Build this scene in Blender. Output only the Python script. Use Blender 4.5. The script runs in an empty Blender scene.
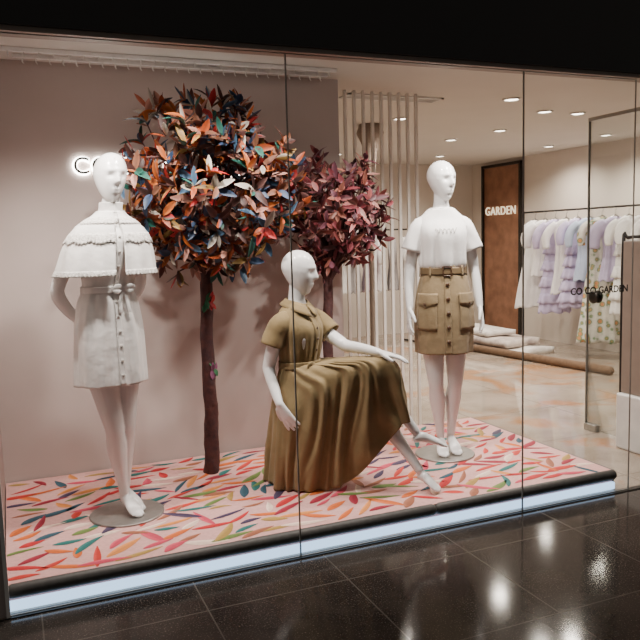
import bpy, bmesh, math, random
import numpy as np
from math import sin, cos, pi, radians, sqrt, exp
from mathutils import Vector, Matrix, noise
random.seed(11)
COL=bpy.context.scene.collection
FZ=-0.108     # shop floor level, platform top is z=0
CZ=2.40       # ceiling

# ---------------------------------------------------------------- materials
def mat(name,c,c2=None,scale=20,rough=.6,metal=0,bump=0,bscale=None,emit=0,ecol=None,spec=.5,coat=0,alpha=1,sheen=0):
    m=bpy.data.materials.new(name); m.use_nodes=True; nt=m.node_tree; N=nt.nodes; L=nt.links
    b=N["Principled BSDF"]
    if c2 is None: c2=tuple(x*.88 for x in c)
    tc=N.new("ShaderNodeTexCoord"); nz=N.new("ShaderNodeTexNoise"); nz.inputs["Scale"].default_value=scale; nz.inputs["Detail"].default_value=4
    L.new(tc.outputs["Object"],nz.inputs["Vector"])
    mx=N.new("ShaderNodeMix"); mx.data_type='RGBA'; mx.inputs[6].default_value=(*c,1); mx.inputs[7].default_value=(*c2,1)
    rmp=N.new("ShaderNodeMapRange"); rmp.inputs[1].default_value=.35; rmp.inputs[2].default_value=.65
    L.new(nz.outputs[0],rmp.inputs[0]); L.new(rmp.outputs[0],mx.inputs[0]); L.new(mx.outputs[2],b.inputs["Base Color"])
    b.inputs["Roughness"].default_value=rough; b.inputs["Metallic"].default_value=metal
    b.inputs["Specular IOR Level"].default_value=spec
    b.inputs["Coat Weight"].default_value=coat
    b.inputs["Sheen Weight"].default_value=sheen
    b.inputs["Alpha"].default_value=alpha
    if bump:
        n2=N.new("ShaderNodeTexNoise"); n2.inputs["Scale"].default_value=bscale or scale; n2.inputs["Detail"].default_value=5
        L.new(tc.outputs["Object"],n2.inputs["Vector"])
        bp=N.new("ShaderNodeBump"); bp.inputs["Strength"].default_value=bump; bp.inputs["Distance"].default_value=.01
        L.new(n2.outputs[0],bp.inputs["Height"]); L.new(bp.outputs[0],b.inputs["Normal"])
    if emit:
        b.inputs["Emission Color"].default_value=(*(ecol or c),1); b.inputs["Emission Strength"].default_value=emit
    return m
def colmat(name,rough=.55,bump=.1,noise_amt=.25,scale=40):
    m=mat(name,(1,1,1),(1-noise_amt,)*3,scale=scale,rough=rough,bump=bump)
    nt=m.node_tree; N=nt.nodes; L=nt.links; b=N["Principled BSDF"]
    at=N.new("ShaderNodeAttribute"); at.attribute_name="Col"
    old=b.inputs["Base Color"].links[0].from_socket
    mx=N.new("ShaderNodeMix"); mx.data_type='RGBA'; mx.blend_type='MULTIPLY'; mx.inputs[0].default_value=1
    L.new(at.outputs["Color"],mx.inputs[6]); L.new(old,mx.inputs[7]); L.new(mx.outputs[2],b.inputs["Base Color"])
    return m
def glassmat(name,tint=(.97,.985,.975)):
    m=bpy.data.materials.new(name); m.use_nodes=True; nt=m.node_tree; N=nt.nodes; L=nt.links
    N.remove(N["Principled BSDF"]); o=N["Material Output"]
    tr=N.new("ShaderNodeBsdfTransparent"); tr.inputs[0].default_value=(*tint,1)
    gl=N.new("ShaderNodeBsdfGlossy"); gl.inputs["Roughness"].default_value=.01
    fr=N.new("ShaderNodeFresnel"); fr.inputs[0].default_value=1.35
    mu=N.new("ShaderNodeMath"); mu.operation='MULTIPLY'; mu.inputs[1].default_value=.7
    mx=N.new("ShaderNodeMixShader"); L.new(fr.outputs[0],mu.inputs[0]); L.new(mu.outputs[0],mx.inputs[0])
    L.new(tr.outputs[0],mx.inputs[1]); L.new(gl.outputs[0],mx.inputs[2]); L.new(mx.outputs[0],o.inputs[0])
    return m

M={}
M['wall']=mat('blush_plaster',(.52,.44,.41),(.49,.41,.38),scale=3,rough=.7,bump=.03,bscale=120)
M['shopwall']=mat('shop_plaster',(.68,.61,.54),(.64,.57,.50),scale=2,rough=.8)
M['ceil']=mat('ceiling_paint',(.64,.60,.55),(.62,.58,.53),scale=2,rough=.85)
M['black']=mat('black_fascia',(.014,.011,.010),(.018,.014,.012),scale=2,rough=.45)
M['darkmetal']=mat('dark_metal',(.05,.045,.04),scale=30,rough=.35,metal=.8)
M['steel']=mat('brushed_steel',(.45,.44,.42),(.4,.39,.37),scale=60,rough=.32,metal=.9)
M['plate']=mat('base_plate_metal',(.30,.28,.26),(.26,.245,.225),scale=30,rough=.35,metal=.6)
M['white']=mat('white_lacquer',(.8,.78,.75),scale=8,rough=.3)
M['mann']=mat('mannequin_gloss_white',(.82,.81,.80),(.80,.79,.78),scale=4,rough=.28,coat=.3)
M['cotton']=mat('white_cotton',(.82,.79,.76),(.76,.735,.71),scale=14,rough=.85,bump=.4,bscale=20,sheen=.2)
M['lace']=mat('white_lace',(.80,.77,.73),(.56,.53,.50),scale=90,rough=.85,bump=.6,bscale=110)
M['tee']=mat('white_jersey',(.88,.865,.85),(.84,.82,.8),scale=10,rough=.85,bump=.2,bscale=18)
M['khaki']=mat('khaki_twill',(.27,.195,.105),(.23,.165,.088),scale=18,rough=.85,bump=.35,bscale=30,sheen=.1)
M['khaki2']=mat('khaki_shirting',(.25,.178,.082),(.20,.142,.064),scale=9,rough=.80,bump=.55,bscale=13,sheen=.1,spec=.4)
M['khakidark']=mat('khaki_belt',(.18,.12,.06),(.15,.10,.048),scale=30,rough=.6,bump=.2)
M['btn']=mat('horn_button',(.10,.055,.03),(.07,.035,.02),scale=60,rough=.3)
M['pearl']=mat('pearl_button',(.55,.52,.48),scale=30,rough=.25)
M['trunk']=mat('wrapped_trunk',(.085,.026,.022),(.045,.016,.018),scale=22,rough=.75,bump=.9,bscale=28)
M['leaf']=colmat('tree_leaf_fabric',noise_amt=.15)
M['strokes']=colmat('painted_carpet',rough=.8,bump=.05,noise_amt=.12,scale=60)
M['bumper']=mat('grey_bumper',(.07,.065,.06),(.055,.05,.046),scale=40,rough=.55)
M['led']=mat('led_diffuser',(.75,.88,1),scale=3,rough=.4,emit=2.0,ecol=(.46,.70,1.0))
M['slat']=mat('slat_white',(.80,.76,.70),(.75,.71,.65),scale=8,rough=.35)
M['taupe']=mat('taupe_paint',(.28,.22,.18),scale=8,rough=.5)
M['glass']=glassmat('shop_glass')
M['halo']=mat('halo_light',(1,.97,.9),scale=5,emit=16,ecol=(1,.96,.88))
M['lamp']=mat('lamp_emitter',(1,.95,.85),scale=5,emit=9,ecol=(1,.9,.74))
M['fill']=mat('fill_tube_emitter',(1,.95,.9),scale=5,emit=7,ecol=(1,.92,.84))  # glow of the added fill tube
M['seal']=mat('silicone_seal',(.20,.19,.17),scale=30,rough=.4)
M['wood']=mat('brown_timber',(.30,.14,.08),(.19,.085,.045),scale=6,rough=.35)
M['gold']=mat('sign_gold',(.9,.75,.5),scale=5,rough=.4,emit=1.1,ecol=(1,.85,.6))
M['roll']=mat('rolled_carpet_brown',(.16,.095,.055),(.12,.07,.04),scale=30,rough=.9,bump=.3)
M['rugp']=mat('patterned_carpet',(.66,.58,.52),(.38,.31,.29),scale=9,rough=.9,bump=.3)
M['rugw']=mat('cream_carpet',(.80,.77,.73),(.56,.51,.47),scale=7,rough=.9,bump=.3)
M['sticker']=mat('vinyl_lettering',(.03,.026,.022),scale=10,rough=.5)
M['gw']=mat('white_chiffon',(.86,.84,.83),(.79,.77,.76),scale=10,rough=.8)
M['gl']=mat('lilac_chiffon',(.56,.49,.70),(.48,.42,.62),scale=10,rough=.8)
M['gb']=mat('pale_blue_cotton',(.48,.57,.74),(.42,.5,.68),scale=10,rough=.8)
M['gp']=mat('mauve_cotton',(.58,.45,.55),(.52,.4,.48),scale=10,rough=.8)
M['gg']=mat('grey_cotton',(.38,.36,.36),(.32,.3,.3),scale=10,rough=.8)
M['gf']=mat('floral_print',(.62,.58,.5),(.32,.22,.14),scale=16,rough=.8)
nt=M['gf'].node_tree
vz=nt.nodes.new("ShaderNodeTexVoronoi"); vz.inputs["Scale"].default_value=14
rp=nt.nodes.new("ShaderNodeValToRGB"); e=rp.color_ramp.elements; e[0].position=.0; e[0].color=(.65,.2,.08,1); e[1].position=1; e[1].color=(.72,.7,.62,1)
e1=e.new(.26); e1.color=(.5,.28,.12,1); e2=e.new(.38); e2.color=(.12,.25,.12,1); e3=e.new(.50); e3.color=(.60,.58,.53,1)
tcf=nt.nodes.new("ShaderNodeTexCoord"); nt.links.new(tcf.outputs["Object"],vz.inputs["Vector"]); nt.links.new(vz.outputs["Distance"],rp.inputs[0]); nt.links.new(rp.outputs[0],nt.nodes["Principled BSDF"].inputs["Base Color"])

def floormat(name,c1,c2,rough,tile,line,spk=None,sc=3,off=(0,0,0),patch=None,spec=.5):
    m=bpy.data.materials.new(name); m.use_nodes=True; nt=m.node_tree; N=nt.nodes; L=nt.links; b=N["Principled BSDF"]
    tc=N.new("ShaderNodeTexCoord"); mp=N.new("ShaderNodeMapping"); mp.inputs["Location"].default_value=off
    L.new(tc.outputs["Object"],mp.inputs[0])
    nz=N.new("ShaderNodeTexNoise"); nz.inputs["Scale"].default_value=sc; nz.inputs["Detail"].default_value=6
    L.new(mp.outputs[0],nz.inputs["Vector"])
    rm=N.new("ShaderNodeValToRGB"); rm.color_ramp.elements[0].position=.38; rm.color_ramp.elements[1].position=.62
    rm.color_ramp.elements[0].color=(*c1,1); rm.color_ramp.elements[1].color=(*c2,1)
    L.new(nz.outputs[0],rm.inputs[0]); col=rm.outputs[0]
    if patch:
        v=N.new("ShaderNodeTexNoise"); v.inputs["Scale"].default_value=1.6; v.inputs["Detail"].default_value=5; v.inputs["Distortion"].default_value=.8
        L.new(mp.outputs[0],v.inputs["Vector"])
        r2=N.new("ShaderNodeMapRange"); r2.inputs[1].default_value=.54; r2.inputs[2].default_value=.66; L.new(v.outputs[0],r2.inputs[0])
        mx=N.new("ShaderNodeMix"); mx.data_type='RGBA'; L.new(r2.outputs[0],mx.inputs[0]); L.new(col,mx.inputs[6]); mx.inputs[7].default_value=(*patch,1); col=mx.outputs[2]
    if spk:
        v=N.new("ShaderNodeTexNoise"); v.inputs["Scale"].default_value=150; v.inputs["Detail"].default_value=2
        L.new(mp.outputs[0],v.inputs["Vector"])
        r2=N.new("ShaderNodeMapRange"); r2.inputs[1].default_value=.60; r2.inputs[2].default_value=.68; L.new(v.outputs[0],r2.inputs[0])
        mx=N.new("ShaderNodeMix"); mx.data_type='RGBA'; L.new(r2.outputs[0],mx.inputs[0]); L.new(col,mx.inputs[6]); mx.inputs[7].default_value=(*spk,1); col=mx.outputs[2]
    br=N.new("ShaderNodeTexBrick"); br.offset=0; br.inputs["Scale"].default_value=1; br.inputs["Brick Width"].default_value=tile[0]; br.inputs["Row Height"].default_value=tile[1]
    br.inputs["Mortar Size"].default_value=.003; br.inputs["Mortar Smooth"].default_value=0
    L.new(mp.outputs[0],br.inputs["Vector"])
    mx2=N.new("ShaderNodeMix"); mx2.data_type='RGBA'; L.new(br.outputs["Fac"],mx2.inputs[0]); L.new(col,mx2.inputs[6]); mx2.inputs[7].default_value=(*line,1)
    L.new(mx2.outputs[2],b.inputs["Base Color"]); b.inputs["Roughness"].default_value=rough; b.inputs["Specular IOR Level"].default_value=spec
    return m
M['granite']=floormat('polished_granite',(.024,.020,.018),(.044,.037,.032),.10,(.62,.62),(.09,.08,.07),spk=(.12,.10,.085),off=(-.14,.1,0),spec=.26)
M['terrazzo']=floormat('polished_marble',(.27,.215,.165),(.40,.34,.28),.06,(.8,.8),(.18,.14,.11),spk=(.52,.46,.39),sc=2.2,patch=(.38,.19,.085),spec=.7)  # orange patch colour paints warm reflections into the marble

# ---------------------------------------------------------------- helpers
def obj(name,v,f,m=None,parent=None,smooth=True,loc=None,solid=0,sub=0,bevel=0):
    me=bpy.data.meshes.new(name); me.from_pydata([tuple(p) for p in v],[],[tuple(q) for q in f]); me.validate(); me.update()
    if smooth: me.polygons.foreach_set("use_smooth",[True]*len(me.polygons))
    if m is not None: me.materials.append(M[m] if isinstance(m,str) else m)
    o=bpy.data.objects.new(name,me); COL.objects.link(o)
    if parent: o.parent=parent
    if loc: o.location=loc
    if bevel:
        b=o.modifiers.new("b","BEVEL"); b.width=bevel; b.segments=3; b.limit_method='ANGLE'
    if sub:
        s=o.modifiers.new("s","SUBSURF"); s.levels=sub; s.render_levels=sub
    if solid:
        s=o.modifiers.new("t","SOLIDIFY"); s.thickness=solid; s.offset=0
    return o
def tag(o,label,cat,group=None,kind=None):
    if label: o["label"]=label
    if cat: o["category"]=cat
    if group: o["group"]=group
    if kind: o["kind"]=kind
    return o
def empty(name,loc,rz,label,cat,group=None):
    e=bpy.data.objects.new(name,None); e.empty_display_size=.1; COL.objects.link(e); e.location=loc; e.rotation_euler=(0,0,rz)
    return tag(e,label,cat,group)
def box(x0,x1,y0,y1,z0,z1):
    v=[(x,y,z) for z in (z0,z1) for y in (y0,y1) for x in (x0,x1)]
    f=[(0,2,3,1),(4,5,7,6),(0,1,5,4),(2,6,7,3),(0,4,6,2),(1,3,7,5)]
    return v,f
def boxo(name,b,m,parent=None,bevel=0,kind=None):
    v,f=box(*b); cx,cy,cz=(b[0]+b[1])/2,(b[2]+b[3])/2,b[4]
    if parent is None:
        v=[(x-cx,y-cy,z-cz) for x,y,z in v]; o=obj(name,v,f,m,None,False,(cx,cy,cz),bevel=bevel)
    else: o=obj(name,v,f,m,parent,False,bevel=bevel)
    if kind: o["kind"]=kind
    return o
class G:
    def __init__(s): s.v=[]; s.f=[]
    def add(s,vf,Mx=None):
        v,f=vf; n=len(s.v)
        if Mx is not None: v=[tuple(Mx@Vector(p)) for p in v]
        s.v+=[tuple(p) for p in v]; s.f+=[tuple(i+n for i in q) for q in f]
        return s
def catmull(P,n,closed=False):
    P=[np.array(p,float) for p in P]; out=[]; k=len(P)
    rng=k if closed else k-1
    for i in range(rng):
        if closed: a,b,c,d=P[i-1],P[i],P[(i+1)%k],P[(i+2)%k]
        else:
            b,c=P[i],P[i+1]; a=P[i-1] if i>0 else 2*b-c; d=P[i+2] if i+2<k else 2*c-b
        for j in range(n):
            t=j/n; out.append(.5*((2*b)+(-a+c)*t+(2*a-5*b+4*c-d)*t*t+(-a+3*b-3*c+d)*t**3))
    if not closed: out.append(P[-1])
    return out
def tube(P,n=5,seg=14,side=(1,0,0),caps=True,fold=None):
    P=[tuple(p) if len(p)==5 else (*p,p[3]) for p in P]
    Q=catmull(P,n) if n>1 else [np.array(p,float) for p in P]
    v=[];f=[];side=Vector(side)
    pts=[Vector(q[:3]) for q in Q]
    fr=[]
    for i,q in enumerate(Q):
        t=(pts[min(i+1,len(pts)-1)]-pts[max(i-1,0)]).normalized()
        s=(side-t*side.dot(t)); s=s.normalized() if s.length>1e-4 else t.orthogonal().normalized()
        u=t.cross(s); fr.append((pts[i],t,s,u,q[3],q[4]))
    rings=[]
    def ring(p,s,u,a,b,idx=0):
        r=[]
        for k in range(seg):
            an=2*pi*k/seg; m=1+(fold(an,idx/len(Q)) if fold else 0)
            r.append(p+s*(a*m*cos(an))+u*(b*m*sin(an)))
        return r
    if caps:
        p,t,s,u,a,b=fr[0]; mm=min(a,b)
        for w,h in ((.45,.9),(.8,.6)): rings.append(ring(p-t*mm*h,s,u,a*w,b*w))
    for i,(p,t,s,u,a,b) in enumerate(fr): rings.append(ring(p,s,u,a,b,i))
    if caps:
        p,t,s,u,a,b=fr[-1]; mm=min(a,b)
        for w,h in ((.8,.6),(.45,.9)): rings.append(ring(p+t*mm*h,s,u,a*w,b*w))
    for r in rings: v+=[tuple(x) for x in r]
    for i in range(len(rings)-1):
        for k in range(seg):
            a=i*seg+k; b=i*seg+(k+1)%seg; f.append((a,b,b+seg,a+seg))
    if caps:
        f.append(tuple(range(seg))[::-1]); f.append(tuple(range((len(rings)-1)*seg,len(rings)*seg)))
    return v,f
def zrings(R,n=4,seg=32,caps=True):
    Q=catmull(R,n); v=[];f=[]
    for q in Q:
        for k in range(seg):
            a=2*pi*k/seg; v.append((q[1]+q[3]*cos(a),q[2]+q[4]*sin(a),q[0]))
    m=len(Q)
    for i in range(m-1):
        for k in range(seg):
            a=i*seg+k;b=i*seg+(k+1)%seg; f.append((a,b,b+seg,a+seg))
    if caps: f.append(tuple(range(seg))[::-1]); f.append(tuple(range((m-1)*seg,m*seg)))
    return v,f
def ell(c,r,seg=20,rn=12):
    v=[];f=[]
    for i in range(1,rn):
        p=pi*i/rn
        for k in range(seg):
            a=2*pi*k/seg; v.append((c[0]+r[0]*sin(p)*cos(a),c[1]+r[1]*sin(p)*sin(a),c[2]+r[2]*cos(p)))
    n=len(v)
    for i in range(rn-2):
        for k in range(seg):
            a=i*seg+k;b=i*seg+(k+1)%seg; f.append((a,a+seg,b+seg,b))
    v.append((c[0],c[1],c[2]+r[2]));v.append((c[0],c[1],c[2]-r[2]))
    for k in range(seg):
        f.append((n,k,(k+1)%seg)); o=(rn-2)*seg; f.append((n+1,o+(k+1)%seg,o+k))
    return v,f
def head_geo(face=1.0):
    v=[];f=[];S=64;R=52;H=.245
    for i in range(R+1):
        s=i/R; s=.5-.5*cos(pi*s)
        if s<.62: pr=max(0,1-abs((s-.62)/.62)**2.5)**.5
        else: pr=max(0,1-abs((s-.62)/.38)**2.1)**.5
        w=.077*pr*(1 if s>.55 else .70+.30*s/.55)
        d=.094*pr*(1 if s>.55 else .66+.34*s/.55)
        cy=-.004-.032*max(0,1-s/.6)
        for k in range(S):
            a=2*pi*k/S; x=w*cos(a); y=cy+d*sin(a); z=s*H
            if sin(a)<0:
                fr=(-sin(a))**1.2
                if s<.60: g=max(0,(s-.35)/.05) if s<.40 else ((.60-s)/.20)**.8
                else: g=0
                nose=.028*exp(-(x/.0115)**2)*min(1,g)
                eye=.016*(exp(-((abs(x)-.031)/.017)**2-((s-.53)/.055)**2))
                brow=.006*exp(-((s-.63)/.045)**2)
                lip=.009*exp(-(x/.019)**2)*(exp(-((s-.265)/.024)**2)+exp(-((s-.205)/.024)**2))
                chin=.008*exp(-(x/.022)**2-((s-.08)/.06)**2)
                y-=face*fr*(nose-eye+brow+lip+chin)
            v.append((x,y,z))
    for i in range(R):
        for k in range(S):
            a=i*S+k;b=i*S+(k+1)%S; f.append((a,b,b+S,a+S))
    return v,f
TORSO=[(.80,0,0,.10,.085),(.85,0,.0,.155,.105),(.92,0,.005,.168,.112),(1.0,0,0,.154,.10),(1.08,0,-.003,.124,.086),(1.15,0,-.005,.110,.078),(1.22,0,-.006,.120,.086),(1.29,0,-.012,.134,.104),(1.345,0,-.014,.142,.112),(1.41,0,-.004,.144,.095),(1.455,0,.002,.134,.072),(1.49,0,.005,.100,.058),(1.52,0,.006,.058,.050),(1.56,0,.002,.045,.046),(1.64,0,-.004,.042,.044)]
def hand(g,w,d,n,sgn=1,curl=.5,Mx=None):
    w=Vector(w);d=Vector(d).normalized();n=Vector(n);n=(n-d*n.dot(d)).normalized();s=d.cross(n)*sgn
    P=[(*w,.024,.019),(*(w+d*.03),.030,.016),(*(w+d*.065),.038,.014),(*(w+d*.085),.036,.012)]
    g.add(tube(P,3,16,side=s),Mx)
    for off,ln,sp in ((-.029,.060,-.14),(-.0097,.074,-.045),(.0097,.080,.045),(.029,.070,.14)):
        p=w+d*.078+s*off; dd=(d+s*sp).normalized(); pts=[]; a=0
        for j,(l,r) in enumerate(((0,.0096),(.42,.0092),(.32,.0084),(.26,.0072))):
            a+=curl*(.25 if j==1 else .6) if j else 0
            q=(dd*cos(a)+n*sin(a)); p=p+q*(l*ln+ (.01 if j==1 else 0)); pts.append((*p,r))
        g.add(tube(pts,2,10),Mx)
    p=w+d*.022+s*.026; pts=[(*p,.013)]
    for l,r,sp,nn in ((.028,.012,.75,.35),(.028,.0105,.45,.35),(.024,.0082,.25,.3)):
        p=p+(d+s*sp+n*nn).normalized()*l; pts.append((*p,r))
    g.add(tube(pts,2,10),Mx)
def leg(g,hip,knee,ankle,toe,Mx=None,r0=.086):
    h,k,a,t=map(Vector,(hip,knee,ankle,toe)); fwd=(t-a); sh=(k-a).normalized()
    back=-(fwd-sh*fwd.dot(sh)).normalized()
    P=[(*h,r0),(*(h.lerp(k,.3)),r0*.9),(*(h.lerp(k,.7)),.060),(*k,.048),(*(k.lerp(a,.12)),.045),(*(k.lerp(a,.3)+back*.010),.050),(*(k.lerp(a,.5)+back*.008),.043),(*(k.lerp(a,.8)),.029),(*a,.025)]
    g.add(tube(P,4,20),Mx)
    d=fwd.normalized()
    side=d.cross(Vector((0,0,1))); side=side.normalized() if side.length>.05 else Vector((1,0,0))
    heel=a+back*.022-sh*.032
    b=t-d*.058
    P=[(*heel,.020,.022),(*(a-sh*.028+fwd*.10),.027,.029),(*(a.lerp(b,.55)-sh*.012),.030,.024),(*b,.037,.018),(*(b+d*.03+Vector((0,0,-.002))),.036,.013),(*(t-d*.012),.026,.010)]
    g.add(tube(P,4,18,side=side),Mx)
    for j,(o,l,r) in enumerate(((-.026,.0,.011),(-.012,.010,.0085),(0,.008,.008),(.012,.004,.0075),(.024,-.004,.007))):
        c=t-d*.02+side*o; g.add(tube([(*c,r),(*(c+d*(.014+l)),r*.9)],2,8),Mx)
def bodyobj(g,parent,name="body"):
    o=obj(name,g.v,g.f,'mann',parent)
    r=o.modifiers.new("r","REMESH"); r.mode='VOXEL'; r.voxel_size=.0042; r.use_smooth_shade=True
    s=o.modifiers.new("s","SMOOTH"); s.factor=.5; s.iterations=3
    return o
class Shell:
    def __init__(s,R,seed=0,nf=9):
        s.Q=np.array(catmull(R,6)); s.seed=seed; s.nf=nf
        idx=np.argsort(s.Q[:,0]); s.S=s.Q[idx]
    def par(s,z): return [np.interp(z,s.S[:,0],s.S[:,i]) for i in range(1,6)]
    def fold(s,a,z):
        k=s.seed
        return .55*sin(s.nf*a+k+.8*sin(2*a+k)+z*2)+.3*sin((s.nf*2+1)*a+2*k-z*3)+.25*sin(5*a+3*k+z*9)
    def ev(s,a,z,off=0):
        cx,cy,rx,ry,am=s.par(z); m=am*s.fold(a,z)+off
        return (cx+(rx+m)*cos(a),cy+(ry+m)*sin(a),z)
    def mesh(s,z0,z1,nz=40,seg=120,hemw=0,a0=0,a1=2*pi):
        v=[];f=[];full=abs(a1-a0-2*pi)<1e-6; ns=seg if full else seg+1
        for i in range(nz+1):
            z=z1+(z0-z1)*i/nz
            for k in range(ns):
                a=a0+(a1-a0)*k/seg; zz=z+hemw*(i/nz)**2*sin(7*a+s.seed)
                x,y,_=s.ev(a,z); v.append((x,y,zz))
        for i in range(nz):
            for k in range(ns if full else seg):
                p=i*ns+k;q=i*ns+(k+1)%ns; f.append((p,p+ns,q+ns,q))
        return v,f
    def patch(s,a0,a1,z0,z1,off=.004,na=10,nz=16,bow=0):
        v=[];f=[]
        for i in range(nz+1):
            for k in range(na+1):
                a=a0+(a1-a0)*k/na; z=z0+(z1-z0)*i/nz
                if bow and i==0: z-=bow*(1-abs(2*k/na-1))
                v.append(s.ev(a,z,off))
        for i in range(nz):
            for k in range(na):
                p=i*(na+1)+k; f.append((p,p+1,p+na+2,p+na+1))
        return v,f
def button(sh,a,z,r,m,parent,off=.008):
    p=Vector(sh.ev(a,z,off)); n=Vector((cos(a),sin(a),0))
    Mx=Matrix.Translation(p)@n.to_track_quat('Z','Y').to_matrix().to_4x4()
    v,f=ell((0,0,0),(r,r,r*.4),14,6); return obj("button",[tuple(Mx@Vector(q)) for q in v],f,m,parent)
def setcol(o,cols):
    me=o.data; at=me.color_attributes.new("Col",'FLOAT_COLOR','POINT')
    at.data.foreach_set("color",[c for q in cols for c in (*q,1)])
def lean(e,z0,k):
    """contrapposto: slide everything above z0 sideways"""
    for o in bpy.data.objects:
        p=o.parent
        while p is not None and p is not e: p=p.parent
        if p is e and o.type=='MESH':
            for q in o.data.vertices:
                if q.co.z>z0: q.co.x+=k*(q.co.z-z0)

# ---------------------------------------------------------------- camera
yaw,pit,rol=.3969,.1123,-.0278
F=Vector((sin(yaw)*cos(pit),cos(yaw)*cos(pit),-sin(pit))); Rt=Vector((cos(yaw),-sin(yaw),0)); U=Rt.cross(F)
R2=Rt*cos(rol)+U*sin(rol); U2=-Rt*sin(rol)+U*cos(rol)
cd=bpy.data.cameras.new("camera"); cam=bpy.data.objects.new("camera",cd); COL.objects.link(cam)
mm=Matrix((R2,U2,-F)).transposed().to_4x4(); mm.translation=(0,0,1.375); cam.matrix_world=mm
cd.sensor_width=36; cd.lens=739.2/640*36; cd.clip_start=.05
bpy.context.scene.camera=cam

# ---------------------------------------------------------------- shell
boxo("floor",(-5,8.5,-3.5,3.085,FZ-.1,FZ),'granite',kind="structure")
boxo("floor.001",(-.2,6.9,3.085,9.9,FZ-.1,FZ),'terrazzo',kind="structure")
boxo("ceiling",(-.2,6.9,3.2,9.9,CZ,CZ+.1),'ceil',kind="structure")
boxo("wall_display",(-.1,2.09,4.57,4.72,FZ,CZ),'wall',kind="structure")
boxo("wall_left",(-.22,-.1,3.1,9.9,FZ,CZ),'wall',kind="structure")
boxo("wall_back",(-.1,6.7,9.75,9.9,FZ,CZ),'shopwall',kind="structure")
boxo("wall_right",(6.7,6.85,3.2,9.75,FZ,CZ),'shopwall',kind="structure")
boxo("wall_header",(-5,8.5,3.04,3.2,2.185,4.2),'black',kind="structure")
boxo("trim_1",(-.1,6.7,3.055,3.15,2.165,2.185),'taupe',kind="structure")
boxo("wall_outer",(-5,-.22,3.04,3.2,FZ,2.185),'black',kind="structure")
GY=3.085
# frameless shop window: the visible polished edges and silicone joints of each sheet
for i,(a,b) in enumerate(((-.1,1.165),(1.165,2.43),(2.43,3.17))):
    g=G(); zt=2.165
    g.add(box(a,a+.0028,GY,GY+.008,FZ,zt)); g.add(box(b-.0028,b,GY,GY+.008,FZ,zt))
    g.add(box(a,b,GY,GY+.008,zt-.003,zt)); g.add(box(a,b,GY,GY+.008,FZ+.006,FZ+.009))
    o=obj("window_%d"%(i+1),g.v,g.f,'seal',None,False); o["kind"]="structure"
boxo("trim_4",(-.1,-.085,3.075,3.105,FZ,2.165),'white',kind="structure")
boxo("trim_5",(-.1,6.7,3.07,3.108,FZ,FZ+.006),'darkmetal',kind="structure")

# ---------------------------------------------------------------- platform
pl=empty("display_platform",(0,0,FZ),0,"low pink display platform painted with colourful leaf brush strokes","platform")
PX0,PX1,PY0,PY1=-.095,3.11,3.15,4.56; H=-FZ
g=G().add(box(PX0,PX1,PY0,PY1,.0,H)); nb=len(g.v); cols=[(.68,.375,.345)]*nb
pal=[(.46,.015,.02),(.50,.03,.02),(.58,.12,.02),(.62,.22,.05),(.02,.07,.10),(.015,.13,.12),(.28,.01,.03),(.52,.05,.09),(.05,.03,.07),(.36,.22,.05),(.30,.10,.05),(.12,.18,.04),(.74,.54,.44)]
wts=[6,6,6,4,4,4,4,4,3,3,4,3,3]
cells=[]
tries=0
while len(cells)<400 and tries<14000:
    tries+=1
    x=random.uniform(PX0+.06,PX1-.06); y=random.uniform(PY0+.05,PY1-.05)
    if any((x-a)**2/.012+(y-b)**2/.0046<1 for a,b in cells): continue
    cells.append((x,y))
for i,(x,y) in enumerate(cells):
    Lh=random.uniform(.06,.12); W=random.uniform(.015,.030); a=random.gauss(.25,.45)
    if random.random()<.12: a+=pi/2
    c=random.choices(pal,wts)[0]; c2=tuple(min(1,q*1.4+.03) for q in c); bend=random.uniform(-.014,.014)
    z=H+.0012+ (i%7)*.0001; n=len(g.v); K=7; pts=[]
    for j in range(K+1):
        t=j/K; xx=(t*2-1)*Lh; w=W*sin(pi*min(1,t*.94+.03))**.8*(1.15-.5*t); bb=bend*(1-(2*t-1)**2)
        for s in (-1,0,1): pts.append((xx,bb+s*w))
    for (u,w) in pts:
        X=x+u*cos(a)-w*sin(a); Y=y+u*sin(a)+w*cos(a); g.v.append((min(max(X,PX0+.003),PX1-.003),min(max(Y,PY0+.003),PY1-.003),z))
    for j in range(K+1): cols+=[c,c,c2]
    for j in range(K):
        for s in (0,1):
            p=n+j*3+s; g.f.append((p,p+3,p+4,p+1))
po=obj("platform_top",g.v,g.f,'strokes',pl,False); setcol(po,cols)
for a,b in ((PX0,1.925),(1.93,PX1+.01)):
    v,f=tube([(a+.02,PY0-.008,H-.024,.027,.030),(b-.02,PY0-.008,H-.024,.027,.030)],1,18,side=(0,1,0)); obj("edge_bumper",v,f,'bumper',pl)
v,f=box(PX0,PX1,PY0-.024,PY0-.001,.004,.044); lo=obj("light_strip",v,f,'led',pl,False,bevel=.006); lo["label"]="glowing cool white LED strip"
gs=G().add(box(PX1,PX1+.012,PY0,PY1,0,H)); obj("side_skirting",gs.v,gs.f,'bumper',pl,False)

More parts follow.
